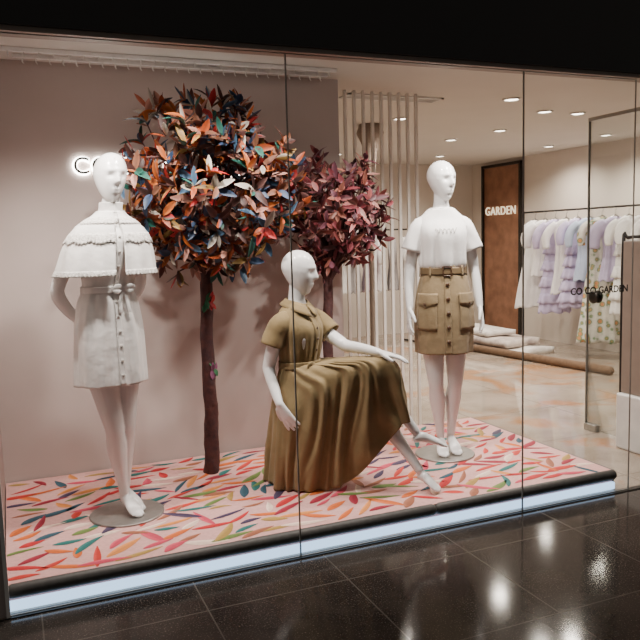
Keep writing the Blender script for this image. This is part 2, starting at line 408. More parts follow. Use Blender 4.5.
# ---------------------------------------------------------------- trees
def leafmesh(g,cols,p,d,nrm,L,W,c,c2):
    d=d.normalized(); s=d.cross(nrm); s=s.normalized() if s.length>1e-3 else d.orthogonal().normalized(); u=s.cross(d)
    n=len(g.v); K=5; droop=random.uniform(-.25,.5)
    for j in range(K+1):
        t=j/K; w=W*(sin(pi*min(.985,t*.93+.04))**.85); c0=p+d*(L*t)-u*(droop*L*t*t)
        for q in (-1,0,1): g.v.append(tuple(c0+s*(w*q)+u*(abs(q)*w*.4)))
        cols+=[c,tuple(x*.7 for x in c),c2]
    for j in range(K):
        for s_ in (0,1):
            q=n+j*3+s_; g.f.append((q,q+3,q+4,q+1))
def tree(name,base,top,cen,rad,palette,weights,nclus,leafL,label,seed,trunkr,gap=.06):
    random.seed(seed)
    e=empty(name,(base[0],base[1],0),0,label,"artificial tree")
    tx,ty=top[0]-base[0],top[1]-base[1]; c=Vector(cen)-Vector((base[0],base[1],0))
    g=G(); g.add(tube([(0,0,.002,trunkr*1.15),(tx*.3+.006,0,top[2]*.3,trunkr),(tx*.6-.005,0,top[2]*.62,trunkr*.92),(tx,ty,top[2],trunkr*.85),(tx+.01,ty,top[2]+.12,trunkr*.6)],6,18,fold=lambda a,t:.10*sin(3*a+t*34)+.05*sin(5*a-t*60)))
    obj("trunk",g.v,g.f,'trunk',e)
    clus=[];k=0
    while len(clus)<nclus and k<30000:
        k+=1; d=Vector((random.gauss(0,1),random.gauss(0,1),random.gauss(0,1))).normalized(); r=random.uniform(.12,1)**.42
        lump=1+.30*noise.noise(d*1.9+Vector((seed,0,0)))
        p=c+Vector((d.x*rad[0]*r*lump,d.y*rad[1]*r*lump,d.z*rad[2]*r*lump))
        if p.y+base[1]+.04>4.50: continue
        if any((p-q).length<gap for q in clus): continue
        if noise.noise(p*4.5+Vector((seed*2,3,1)))<-.22: continue
        clus.append(p)
    gb=G(); t0=Vector((tx,ty,top[2]))
    for p in random.sample(clus,min(60,len(clus))):
        m=t0.lerp(p,.45)+Vector((0,0,.05)); gb.add(tube([(*t0,.013),(*m,.008),(*p,.0035)],3,6))
    obj("branch",gb.v,gb.f,'trunk',e)
    gl=G(); cols=[]
    for p in clus:
        out=(p-c); out=Vector((out.x/rad[0],out.y/rad[1],out.z/rad[2])).normalized()*.8+Vector((random.uniform(-.5,.5),random.uniform(-.5,.5),random.uniform(-.2,.7)))
        out.normalize()
        nl=random.randint(5,8); main=random.choices(palette,weights)[0]
        o1=out.orthogonal().normalized(); o2=out.cross(o1).normalized(); a0=random.uniform(0,6.3)
        for j in range(nl):
            a=a0+2.4*j+random.uniform(-.4,.4); sp=random.uniform(.35,1.3)
            d=out*random.uniform(.3,1.1)+(o1*cos(a)+o2*sin(a))*sp
            cc=main if random.random()<.30 else random.choices(palette,weights)[0]
            vv=random.uniform(.8,1.25); cc=tuple(min(1,q*vv) for q in cc)
            c2=random.choices(palette,weights)[0] if random.random()<.2 else tuple(min(1,q*1.15) for q in cc)
            leafmesh(gl,cols,p+out*random.uniform(-.03,.02),d,out+Vector((random.uniform(-.4,.4),random.uniform(-.4,.4),random.uniform(-.4,.4))),leafL*random.uniform(.7,1.15),leafL*random.uniform(.14,.20),cc,c2)
    o=obj("foliage",gl.v,gl.f,'leaf',e,True); setcol(o,cols)
    return e
pal1=[(.48,.12,.02),(.38,.07,.015),(.07,.025,.02),(.03,.06,.13),(.06,.13,.22),(.50,.44,.37),(.38,.015,.015),(.02,.12,.09),(.42,.19,.14),(.30,.17,.04),(.12,.045,.04),(.22,.09,.05)]
t1=tree("artificial_tree",(1.035,4.2),(1.055,4.2,1.17),(1.085,4.10,1.67),(.49,.34,.47),pal1,[8,7,6,5,5,4,3,3,4,3,6,5],350,.105,"dark-trunked tree with orange, blue, cream and brown fabric leaves",5,.040)
pal2=[(.20,.035,.045),(.28,.07,.065),(.10,.022,.03),(.38,.17,.145),(.08,.028,.035),(.30,.10,.07),(.17,.055,.08)]
t2=tree("artificial_tree",(1.82,4.26),(1.85,4.26,1.08),(1.94,4.26,1.505),(.30,.25,.37),pal2,[6,6,5,4,4,4,4],150,.092,"smaller dark-trunked tree with muted burgundy and dusty pink leaves",9,.034,gap=.065)
random.seed(3)
for (z,pc,a0) in ((1.02,[(.55,.02,.02),(.04,.22,.10),(.5,.03,.05)],-1.4),(.62,[(.04,.25,.10),(.05,.18,.08),(.3,.1,.2)],-1.2)):
    gl=G();cols=[]
    for j in range(7):
        a=a0+random.uniform(-.5,.5); p=Vector((.008+cos(a)*.038,sin(a)*.038,z+random.uniform(-.012,.012)))
        c=random.choice(pc); leafmesh(gl,cols,p,Vector((cos(a)*.3+random.uniform(-.5,.5),sin(a)*.3,random.choice((-1,1)))),Vector((cos(a),sin(a),0)),.055,.014,c,c)
    o=obj("trunk_leaf",gl.v,gl.f,'leaf',t1); setcol(o,cols)

# ---------------------------------------------------------------- mannequin A : white dress
def baseplate(e,r=.185,c=(0,0)):
    g=G().add(zrings([(.001,c[0],c[1],r,r),(.008,c[0],c[1],r,r),(.011,c[0],c[1],r-.003,r-.003)],1,64)); o=obj("base_plate",g.v,g.f,'plate',e,False); o["label"]="round grey metal base plate"
FR=-pi/2
A=empty("mannequin",(.438,3.74,0),radians(15),"glossy white standing mannequin in a white caped dress","mannequin")
baseplate(A,c=(0.035,-.01))
g=G().add(zrings(TORSO))
g.add(head_geo(.85),Matrix.Translation((-.012,.004,1.562))@Matrix.Rotation(radians(2),4,'Z'))
leg(g,(-.075,0,.86),(-.015,-.03,.47),(.030,.0,.115),(.046,-.125,.020))
leg(g,(.075,.01,.86),(.062,.0,.47),(.062,.06,.125),(.085,-.06,.020))
for s in (-1,1):
    g.add(tube([(s*.10,.0,1.435,.046),(s*.138,.01,1.425,.042),(s*.165,.04,1.35,.040),(s*.206,.09,1.19,.036),(s*.205,.11,1.13,.034),(s*.15,.135,1.05,.030),(s*.09,.150,.99,.023)],4,18))
    hand(g,(s*.09,.150,.99),(-s*.75,.10,-.5),(0,.9,-.2),sgn=s,curl=.6)
bodyobj(g,A)
shA=Shell([(1.53,0,.004,.060,.056,0),(1.50,0,.004,.088,.064,.001),(1.455,0,.0,.132,.076,.001),(1.38,0,-.008,.148,.115,.002),(1.25,0,-.010,.136,.108,.004),(1.165,0,-.006,.122,.092,.005),(1.14,0,-.004,.122,.092,.006),(1.08,0,0,.142,.112,.009),(.95,0,.0,.162,.132,.009),(.80,0,0,.170,.140,.009),(.68,0,0,.174,.144,.010)],2,8)
v,f=shA.mesh(.685,1.52,90,140,hemw=.003); dr=obj("shirt_dress",v,f,'cotton',A,solid=.004); dr["label"]="white cotton button-front dress"
shCape=Shell([(1.535,0,.004,.058,.056,0),(1.505,0,.004,.088,.068,.001),(1.475,0,.004,.132,.088,.001),(1.43,0,.004,.184,.112,.002),(1.35,0,.006,.222,.142,.006),(1.28,0,.004,.240,.156,.010),(1.22,0,.004,.252,.166,.013)],5,7)
gap=.10
v,f=shCape.mesh(1.226,1.525,50,150,hemw=.006,a0=FR+gap,a1=FR+2*pi-gap); cp=obj("capelet",v,f,'cotton',dr,solid=.003); cp["label"]="white shoulder cape with lace trim"
def ruffle(sh,ztop,zbot,a0,a1,amp,n,m,parent,name,off=.006,scal=0):
    v=[];f=[];K=int(n*8)
    for i in range(5):
        t=i/4
        for k in range(K+1):
            a=a0+(a1-a0)*k/K; zz=ztop+(zbot-ztop)*t-scal*abs(sin(a*7))*t
            p=sh.ev(a,min(max(zz,sh.S[0,0]),sh.S[-1,0]),off+.003*t+amp*t*(sin(n*2*pi*k/K)))
            v.append((p[0],p[1],zz-.002*t*sin(n*2*pi*k/K)))
    for i in range(4):
        for k in range(K): p=i*(K+1)+k; f.append((p,p+1,p+K+2,p+K+1))
    return obj(name,v,f,m,parent,solid=.002)
ruffle(shCape,1.420,1.380,FR+gap,FR+2*pi-gap,.0026,70,'lace',dr,"lace_ruffle",off=.004,scal=.012)
ruffle(shCape,1.244,1.218,FR+gap,FR+2*pi-gap,.0022,80,'lace',dr,"lace_ruffle",off=.003)
ruffle(shCape,1.495,1.465,FR+gap*.7,FR+2*pi-gap*.7,.0025,50,'lace',dr,"lace_ruffle",off=.004)
shCol=Shell([(1.515,0,.004,.062,.060,0),(1.535,0,.003,.055,.055,0),(1.575,0,.002,.055,.054,.002)],1,9)
v,f=shCol.mesh(1.515,1.568,10,80); obj("collar",v,f,'cotton',dr,solid=.004)
v,f=shA.patch(FR-.09,FR+.09,.69,1.50,.006,4,60); obj("placket",v,f,'cotton',dr,solid=.003)
for z in (1.47,1.40,1.33,1.26,1.09,1.02,.95,.88,.81,.74): button(shA,FR,z,.0075,'pearl',dr,.010)
shB=Shell([(1.13,0,-.005,.131,.104,.002),(1.15,0,-.005,.129,.102,.002),(1.17,0,-.006,.131,.104,.002)],2,8)
v,f=shB.mesh(1.134,1.166,6,90); obj("waist_tie",v,f,'cotton',dr,solid=.006)
gk=G(); P0=Vector(shB.ev(FR+.25,1.15,.008)); gk.add(ell(P0,(.013,.010,.014)))
for s in (-1,1):
    gk.add(tube([(*P0,.006,.010),(*(P0+Vector((s*.03,-.01,.014))),.004,.014),(*(P0+Vector((s*.050,-.006,.0))),.004,.012),(*(P0+Vector((s*.03,-.012,-.012))),.004,.010),(*P0,.005,.006)],4,10,side=(0,1,0)))
    gk.add(tube([(*P0,.004,.008),(*(P0+Vector((s*.015,-.012,-.05))),.003,.009),(*(P0+Vector((s*.022,-.02,-.11))),.003,.011)],4,10,side=(0,1,0)))
obj("waist_bow",gk.v,gk.f,'cotton',dr)
lean(A,1.10,.105)

# ---------------------------------------------------------------- mannequin B : tee and khaki skirt
B=empty("mannequin",(2.440,3.86,0),radians(-20),"glossy white standing mannequin in a white tee and belted khaki skirt","mannequin")
baseplate(B)
g=G().add(zrings(TORSO))
g.add(head_geo(1),Matrix.Translation((0,.0,1.562))@Matrix.Rotation(radians(30),4,'Z'))
leg(g,(-.078,0,.86),(-.058,-.025,.47),(-.022,.02,.115),(-.030,-.105,.020))
leg(g,(.078,.0,.86),(.066,-.01,.47),(.050,.05,.12),(.062,-.075,.020))
for s in (-1,1):
    g.add(tube([(s*.10,.0,1.435,.046),(s*.140,.005,1.422,.043),(s*.163,.01,1.35,.040),(s*.190,.03,1.20,.035),(s*.196,.03,1.15,.033),(s*.208,.005,1.05,.030),(s*.214,-.03,.93,.022)],4,18))
    hand(g,(s*.214,-.03,.93),(s*.10,-.25,-1),(-s*1,.1,0),sgn=-s,curl=.35)
bodyobj(g,B)
shT=Shell([(1.53,0,.004,.068,.062,0),(1.495,0,.004,.104,.070,.001),(1.455,0,.0,.140,.082,.001),(1.38,0,-.008,.152,.124,.003),(1.27,0,-.010,.142,.116,.008),(1.19,0,-.006,.140,.110,.010),(1.16,0,-.004,.128,.096,.006)],4,7)
v,f=shT.mesh(1.165,1.52,50,130); te=obj("tee_shirt",v,f,'tee',B,solid=.004); te["label"]="white crew-neck jersey tee"
for s in (-1,1):
    v,f=tube([(s*.090,.0,1.440,.045,.040),(s*.136,.004,1.415,.050,.055),(s*.165,.008,1.35,.055,.059),(s*.186,.012,1.275,.062,.062)],5,24,caps=False,fold=lambda a,t:.06*sin(4*a+t*7)*t)
    obj("sleeve",v,f,'tee',te,solid=.004)
gn=G(); pts=[(.066*cos(a),.004+.060*sin(a),1.522,.006) for a in np.linspace(0,2*pi,33)]
gn.add(tube(pts,1,8,caps=False)); obj("neckband",gn.v,gn.f,'tee',te)
pts=[]
for i in range(60):
    t=i/59; a=FR+(-.42+.84*t); z=1.392+.012*sin(t*34)+.006*sin(t*71); p=shT.ev(a,z,.006); pts.append((*p,.0015))
v,f=tube(pts,1,6); o=obj("chest_embroidery",v,f,mat('thread_grey',(.5,.47,.44),rough=.8),te)
shK=Shell([(1.19,0,-.005,.126,.098,.002),(1.15,0,-.004,.128,.100,.002),(1.08,0,0,.148,.115,.004),(.98,0,.0,.165,.133,.006),(.85,0,0,.174,.146,.007),(.64,0,0,.170,.150,.009)],1,6)
v,f=shK.mesh(.652,1.185,60,130); sk=obj("skirt",v,f,'khaki',B,solid=.004); sk["label"]="khaki utility mini skirt with flap pockets"
v,f=shK.patch(FR-.13,FR+.10,.655,1.12,.005,4,40); obj("placket",v,f,'khaki',sk,solid=.004)
for z in (1.07,.985,.90,.815,.73): button(shK,FR-.01,z,.013,'btn',sk,.012)
for s in (-1,1):
    a=FR+s*.82
    v,f=shK.patch(a-.42,a+.42,.80,.985,.007,12,12); obj("pocket",v,f,'khaki',sk,solid=.007)
    v,f=shK.patch(a-.45,a+.45,.955,1.02,.012,14,6,bow=.022); obj("pocket_flap",v,f,'khaki',sk,solid=.006)
    button(shK,a,.957,.010,'btn',sk,.020)
shW=Shell([(1.12,0,-.003,.139,.108,0),(1.19,0,-.005,.134,.104,0)],1,6)
v,f=shW.mesh(1.128,1.172,5,90); bl=obj("belt",v,f,'khakidark',sk,solid=.005)
gq=G(); P=[shW.ev(FR+a,z,.008) for a,z in ((-.17,1.122),(.17,1.122),(.17,1.178),(-.17,1.178))]
for i in range(4): gq.add(tube([(*P[i],.004),(*P[(i+1)%4],.004)],1,8))
obj("belt_buckle",gq.v,gq.f,'btn',sk)
for a in (FR-.75,FR+.75,FR+1.6,FR-1.6,pi/2):
    v,f=shW.patch(a-.05,a+.05,1.115,1.185,.007,3,4); obj("belt_loop",v,f,'khaki',sk,solid=.003)
lean(B,1.10,-.02)

# ---------------------------------------------------------------- mannequin C : seated in khaki dress
OX,OY=1.44,3.75; TR=radians(30)
Cc=empty("mannequin",(OX,OY,0),0,"glossy white seated mannequin in a long khaki dress, legs crossed","mannequin")
TM=Matrix.Rotation(TR,4,'Z')@Matrix.Translation((0,0,-.50))@Matrix.Diagonal((.97,1,1,1))
def hs(z): return .80 if z<.95 else (.90 if z<1.05 else 1)
g=G().add(zrings([(z,a,b,rx*hs(z),ry*hs(z)) for z,a,b,rx,ry in TORSO]),TM)
g.add(head_geo(1),Matrix.Rotation(TR,4,'Z')@Matrix.Translation((-.005,.0,1.062))@Matrix.Rotation(radians(24),4,'Z')@Matrix.Rotation(radians(4),4,'X'))
g.add(tube([(*(TM@Vector((.06,.0,.93))),.085),(.17,-.09,.47,.072),(.33,-.19,.50,.052)],4,20))
g.add(tube([(*(TM@Vector((-.05,.0,.94))),.085),(.15,-.13,.52,.072),(.325,-.265,.62,.052)],4,20))
leg(g,(.22,-.12,.48),(.33,-.19,.50),(.520,-.395,.115),(.580,-.485,.020),r0=.062)
leg(g,(.19,-.17,.55),(.325,-.265,.625),(.510,-.375,.325),(.672,-.425,.235),r0=.062)
ns=TM@Vector((-.150,.005,1.425)); ns0=TM@Vector((-.10,0,1.435))
g.add(tube([(*ns0,.046),(*ns,.043),(*(TM@Vector((-.164,.025,1.35))),.040),(-.174,-.005,.70,.035),(-.178,-.012,.66,.033),(-.174,-.07,.58,.029),(-.170,-.135,.505,.022)],4,18))
hand(g,(-.170,-.135,.505),(.40,-.18,-.85),(.6,.6,.3),sgn=-1,curl=.3)
fs=TM@Vector((.150,.005,1.425)); fs0=TM@Vector((.10,0,1.435))
g.add(tube([(*fs0,.046),(*fs,.043),(*(TM@Vector((.165,-.045,1.36))),.040),(.215,-.085,.795,.035),(.235,-.115,.778,.033),(.285,-.20,.770,.029),(.335,-.30,.758,.022)],4,18))
hand(g,(.335,-.30,.758),(.60,-.45,-.16),(0,-.1,-1),sgn=-1,curl=.3)
bodyobj(g,Cc)
te_=Matrix.Rotation(TR,4,'Z')
shC=Shell([(1.03,0,.004,.060,.058,0),(1.0,0,.004,.098,.068,.001),(.958,0,.0,.138,.080,.001),(.88,0,-.008,.148,.120,.005),(.78,0,-.010,.134,.108,.008),(.70,0,-.006,.122,.094,.007),(.67,0,-.006,.120,.092,.006)],3,8)
v,f=shC.mesh(.675,1.018,50,130,a0=FR+.02,a1=FR+2*pi-.02)
bo=obj("shirt_dress",v,f,'khaki2',Cc,solid=.004); bo.rotation_euler=(0,0,TR); bo["label"]="long khaki cotton shirt dress with tied waist"
v,f=shC.patch(FR-.12,FR+.12,.68,.985,.006,4,30); obj("placket",v,f,'khaki2',bo,solid=.003)
for z in (.95,.89,.83,.77): button(shC,FR,z,.007,'btn',bo,.010)
for s in (-1,1):
    if s<0: P=[(-.095,0,.942,.048,.042),(-.143,.005,.918,.054,.055),(-.158,.024,.865,.059,.059),(-.167,.042,.810,.067,.063)]
    else: P=[(.095,0,.942,.048,.042),(.143,-.010,.920,.054,.055),(.158,-.050,.880,.059,.059),(.168,-.095,.838,.067,.063)]
    v,f=tube(P,5,24,caps=False,fold=lambda a,t:.07*sin(4*a+t*7)*t); obj("sleeve",v,f,'khaki2',bo,solid=.004)
    vv=[];ff=[];N=14
    for j in range(4):
        t=j/3
        for i in range(N+1):
            q=i/N; a=FR+s*(.12+q*(pi-.15)); r=.058+t*(.032+.030*(1-q)**3); zz=1.045-t*(.028+.040*(1-q)**2)-.035*(1-q)**2
            vv.append((r*cos(a)*1.05,.003+r*sin(a),zz+.004))
    for j in range(3):
        for i in range(N):
            p=j*(N+1)+i; ff.append((p,p+1,p+N+2,p+N+1))
    obj("collar",vv,ff,'khaki2',bo,solid=.004)
shS=Shell([(.66,0,-.006,.130,.102,.002),(.72,0,-.006,.130,.102,.002)],3,8)
v,f=shS.mesh(.672,.708,6,90); obj("waist_sash",v,f,'khaki2',bo,solid=.006)
gk=G(); P0=Vector(shS.ev(FR-.15,.69,.008)); gk.add(ell(P0,(.014,.012,.016)))
for s in (-1,1):
    gk.add(tube([(*P0,.006,.010),(*(P0+Vector((s*.03,-.012,.012))),.005,.014),(*(P0+Vector((s*.05,-.006,.0))),.005,.011),(*(P0+Vector((s*.03,-.012,-.014))),.005,.010),(*P0,.005,.006)],4,10,side=(0,1,0)))
    gk.add(tube([(*P0,.004,.008),(*(P0+Vector((s*.02+.01,-.04,-.04))),.003,.011),(*(P0+Vector((s*.03+.02,-.10,-.08))),.003,.012)],4,10,side=(0,1,0)))
obj("sash_bow",gk.v,gk.f,'khaki2',bo)
hem=[(-.175,.10,.008),(-.155,-.05,.008),(-.04,-.155,.008),(.12,-.19,.015),(.26,-.27,.13),(.425,-.39,.375),(.49,-.30,.37),(.45,-.12,.28),(.35,.06,.15),(.16,.2,.02),(-.03,.24,.008),(-.15,.2,.008)]
bend=[(-.145,.05,.42),(-.130,-.10,.46),(-.02,-.20,.53),(.12,-.265,.61),(.24,-.34,.68),(.36,-.375,.712),(.425,-.29,.70),(.37,-.14,.66),(.28,-.0,.6),(.15,.1,.5),(0,.14,.45),(-.11,.12,.42)]
wa=[];angs=[180+30*i for i in range(12)]
for a in angs:
    q=te_@Vector((.122*cos(radians(a)-TR),-.006+.092*sin(radians(a)-TR),0)); wa.append((q.x,q.y,.695))
def lerp(a,b,t): return tuple(x+(y-x)*t for x,y in zip(a,b))
hip=[]
for a,b in zip(wa,bend):
    p=lerp(a,b,.55); hip.append((p[0],p[1],p[2]+.022))
mid=[]
for i,(a,b) in enumerate(zip(bend,hem)):
    p=lerp(a,b,.5); k=1.03; mid.append((p[0]*k,p[1]*k,p[2]))
rings=[catmull(r,24,True) for r in (wa,hip,bend,mid,hem)]
NS=len(rings[0]); cols_=[]
for k in range(NS): cols_.append(catmull([r[k] for r in rings],16))
NV=len(cols_[0]); v=[];f=[]
gx,gy=.12,-.06
def ridge(x): return 1-2*abs(sin(x*.5))**.7
for i in range(NV):
    t=i/(NV-1)
    for k in range(NS):
        p=cols_[k][i]; a=2*pi*k/NS
        d=Vector((p[0]-gx*min(1,t*2),p[1]-gy*min(1,t*2),0)).normalized()
        n1=cols_[(k+1)%NS][i]-cols_[k-1][i]; d2=Vector((n1[1],-n1[0],0)); d2=d2.normalized() if d2.length>1e-6 else d
        if d2.dot(d)<0: d2=-d2
        am=.003+.014*min(1,t*1.3)
        wv=a+.12*sin(3*a+t*3)+.06*sin(7*a-t*5)+.05*sin(t*7+a)
        fo=am*(.9*ridge(11*wv+1.2*sin(3*a)+t*1.2)+.65*sin(23*wv+2*sin(2*a)-t*2)+.5*sin(5*a+t*6)+.45*sin(37*wv+t*4)*(.5+.5*sin(4*a)))
        up=.35*fo if .2<t<.6 else 0
        z=p[2]+up+ .004*sin(9*a)*t
        v.append((p[0]+d2.x*fo,p[1]+d2.y*fo,max(.006,z)))
for i in range(NV-1):
    for k in range(NS):
        a=i*NS+k;b=i*NS+(k+1)%NS; f.append((a,a+NS,b+NS,b))
so=obj("skirt",v,f,'khaki2',Cc,solid=.004); so["label"]="full khaki skirt draped over crossed knees"
st=empty("stool",(OX+.02,OY+.04,0),0,"small round white stool beneath the khaki skirt","stool")
g=G().add(zrings([(.34,0,0,.09,.09),(.345,0,0,.095,.095),(.365,0,0,.095,.095),(.37,0,0,.09,.09)],1,32)); obj("seat",g.v,g.f,'white',st)
for a in (45,135,225,315):
    x,y=cos(radians(a)),sin(radians(a)); v,f=tube([(x*.09,y*.09,.002,.012),(x*.07,y*.07,.342,.012)],1,10,caps=False); obj("leg",v,f,'white',st)

# ---------------------------------------------------------------- lettering
def text(name,body,size,m,ext,loc,rot,off=0,parent=None,space=1):
    c=bpy.data.curves.new(name,'FONT'); c.body=body; c.size=size; c.extrude=ext; c.offset=off; c.space_character=space
    t=bpy.data.objects.new("tmp",c); COL.objects.link(t); bpy.context.view_layer.update()
    me=bpy.data.meshes.new_from_object(t.evaluated_get(bpy.context.evaluated_depsgraph_get())); bpy.data.objects.remove(t)
    me.materials.clear(); me.materials.append(M[m]); o=bpy.data.objects.new(name,me); COL.objects.link(o); o.location=loc; o.rotation_euler=rot
    if parent: o.parent=parent
    return o
ws=empty("wall_sign",(.385,4.57,1.775),0,"dark halo-lit lettering mounted on the blush display wall","sign")
for wd,x in (("COCO",0),("GARDEN",.53)):
    text("sign_lettering",wd,.135,'sticker',.010,(x,-.045,0),(pi/2,0,0),parent=ws,space=1.1)
    text("sign_halo",wd,.135,'halo',.004,(x,-.010,0),(pi/2,0,0),off=.008,parent=ws,space=1.1)
wl=empty("window_lettering",(2.735,GY-.001,1.03),0,"dark vinyl shop name lettering applied on the glass","lettering")
for wd,x in (("CO",0),("CO",.095),("GARDEN",.19)):
    text("lettering_word",wd,.052,'sticker',.0004,(x,0,0),(pi/2,0,0),off=.0012,parent=wl,space=1.0)

# ---------------------------------------------------------------- glass door
dd=empty("door_1",(3.9,3.22,FZ),0,None,None); dd["kind"]="structure"
v,f=box(-.005,.005,0,1.0,.012,2.25); obj("door_glass",v,f,'glass',dd,False)
v,f=box(-.008,.008,.995,1.003,.012,2.25); obj("door_edge",v,f,'seal',dd,False)
v,f=box(-.012,.012,0,1.0,2.245,2.27); obj("door_rail",v,f,'steel',dd,False)
g=G().add(ell((-.02,.92,.995),(.02,.048,.048))); g.add(ell((.02,.92,.995),(.02,.048,.048))); obj("door_handle",g.v,g.f,'darkmetal',dd)
g=G().add(box(-.022,.022,.88,1.0,.0,.05)); obj("door_pivot",g.v,g.f,'steel',dd,False,bevel=.004)
sg=empty("security_gate",(3.76,3.60,FZ),0,"white security pedestal with dark upper panel beside the entrance","security gate")
v,f=box(-.03,.07,-.12,.16,0,.38); obj("gate_base",v,f,'white',sg,False,bevel=.015)
v,f=box(.0,.03,-.11,.15,.38,1.40); obj("gate_panel",v,f,'taupe',sg,False,bevel=.01)
g=G().add(tube([(.015,-.12,.38,.012),(.015,-.12,1.36,.012),(.015,-.08,1.42,.012),(.015,.12,1.42,.012),(.015,.16,1.36,.012),(.015,.16,.38,.012)],4,10)); obj("gate_frame",g.v,g.f,'black',sg)

# ---------------------------------------------------------------- slat screen
sl0=None
for i in range(10):
    x=2.20+.072*i; y=4.86
    v,f=box(-.011,.011,-.011,.011,0,CZ-FZ-.003)
    if sl0 is None: sl0=obj("slat_post",v,f,'slat',None,False,(x,y,FZ),bevel=.003); o=sl0
    else: o=sl0.copy(); COL.objects.link(o); o.location=(x,y,FZ)
    tag(o,"slim white square post standing floor to ceiling","post","white posts of the slat screen")
g=G().add(tube([(0,0,0,.035),(0,0,1.7,.035),(0,0,2.1,.045),(0,0,2.3,.075),(0,0,CZ-FZ-.08,.13)],6,24))
o=obj("flared_column",g.v,g.f,'taupe',None,True,(3.2,6.3,FZ)); tag(o,"taupe column flaring out beneath the ceiling","column")

# ---------------------------------------------------------------- doorway and sign on right wall
dw=empty("door_2",(6.70,8.97,FZ),0,None,None); dw["kind"]="structure"
v,f=box(-.03,-.002,-.42,.42,0,2.42); obj("door_panel",v,f,'wood',dw,False)
g=G()
for y0,y1 in ((-.46,-.42),(.42,.46)): g.add(box(-.06,0,y0,y1,0,2.46))
g.add(box(-.06,0,-.46,.46,2.42,2.46)); obj("door_frame",g.v,g.f,'darkmetal',dw,False)
tag(text("shop_sign","GARDEN",.17,'gold',.006,(6.65,9.34,1.62),(pi/2,0,-pi/2),space=1.1),"glowing gold lettering on brown timber panel","sign")

# ---------------------------------------------------------------- ceiling fittings
dls=[(4.6,7.1),(4.7,6.35),(4.37,5.27),(6.14,6.4),(6.2,7.4),(4.74,5.28),(3.7,4.85),(3.3,5.9),(3.3,7.4),(5.4,8.6),(3.9,8.6),(5.5,4.6)]
for i,(x,y) in enumerate(dls):
    e=empty("downlight",(x,y,CZ),0,"round recessed warm white ceiling downlight","ceiling light","ceiling downlights")
    vr,fr_=tube([(.062*cos(a),.062*sin(a),-.006,.008) for a in np.linspace(0,2*pi,25)],1,8,caps=False); obj("trim_ring",vr,fr_,'white',e)
    v2,f2=zrings([(-.008,0,0,.05,.05),(-.001,0,0,.05,.05)],1,24); obj("lens",v2,f2,'lamp',e,False)
    ld=bpy.data.lights.new("downlight_beam",'SPOT'); ld.energy=95; ld.color=(1,.90,.77); ld.spot_size=radians(150); ld.spot_blend=.8; ld.shadow_soft_size=.06
    lo=bpy.data.objects.new("downlight_beam",ld); COL.objects.link(lo); lo.location=(x,y,CZ-.03)
def vent(x0,x1,y0,y1,n):
    e=empty("ceiling_vent",((x0+x1)/2,(y0+y1)/2,CZ),0,"white linear slot ceiling air vent","air vent")
    g=G(); a,b=(x1-x0)/2,(y1-y0)/2
    g.add(box(-a,a,-b,-b+.02,-.012,-.001));g.add(box(-a,a,b-.02,b,-.012,-.001));g.add(box(-a,-a+.02,-b,b,-.012,-.001));g.add(box(a-.02,a,-b,b,-.012,-.001)); obj("vent_frame",g.v,g.f,'white',e,False)
    g=G()
    for i in range(n):
        y=-b+.02+(2*b-.04)*(i+.5)/n; g.add(box(-a+.02,a-.02,y-.006,y+.006,-.01,-.001))
    obj("vent_blades",g.v,g.f,'white',e,False)
    g=G().add(box(-a+.02,a-.02,-b+.02,b-.02,-.0008,-.0003)); obj("vent_void",g.v,g.f,'black',e,False)
vent(2.35,3.15,4.95,5.12,4)
for (x0,x1,y) in ((-.05,1.95,4.28),(.10,1.95,4.42)):
    e=empty("curtain_rail",((x0+x1)/2,y,CZ),0,"thin white curtain rail with small hooks under the ceiling","curtain rail","ceiling curtain rails")
    h_=(x1-x0)/2; v,f=box(-h_,h_,-.012,.012,-.022,-.001); obj("rail",v,f,'white',e,False,bevel=.002)
    n=26; g0=None
    for i in range(n):
        v,f=tube([(0,0,-.022,.004),(0,0,-.040,.004),(.006,0,-.048,.003)],2,8)
        if g0 is None: g0=obj("hook",v,f,'white',e); o=g0
        else: o=g0.copy(); COL.objects.link(o); o.parent=e
        o.location=(-h_+.05+(2*h_-.1)*i/(n-1),0,0)
v,f=tube([(-.02,0,0,.014),(3.1,0,0,.014)],1,16); o=obj("fill_tube",v,f,'fill',None,True,(0.02,3.215,2.385)); tag(o,"long warm white fill tube added unseen behind the black fascia","added fill light")  # unseen tube added as soft fill for ceiling and display wall
for i,x in enumerate((.15,.75,1.35,1.95,2.55,3.05)):
    e=empty("track_spotlight",(x,3.34,CZ),0,"small white cylindrical spotlight fixed under the ceiling","spotlight","display spotlights")
    aim=Vector((x*0.93+.1,4.05,.5))-Vector((x,3.34,CZ-.04)); aim.normalize()
    v,f=tube([(0,0,0,.012),(0,0,-.03,.012)],1,10); obj("stem",v,f,'white',e)
    p0=Vector((0,0,-.045)); p1=p0+aim*.045; v,f=tube([(*(p0-aim*.0),.026),(*p1,.030)],1,18); obj("lamp_housing",v,f,'white',e)
    ld=bpy.data.lights.new("display_beam",'SPOT'); ld.energy=(125,95,70,80,130,95)[i]; ld.color=(1,.92,.84); ld.spot_size=radians(110); ld.spot_blend=.95; ld.shadow_soft_size=.035
    lo=bpy.data.objects.new("display_beam",ld); COL.objects.link(lo); lo.location=Vector((x,3.34,CZ))+p1+aim*.05; lo.rotation_euler=aim.to_track_quat('-Z','Y').to_euler()

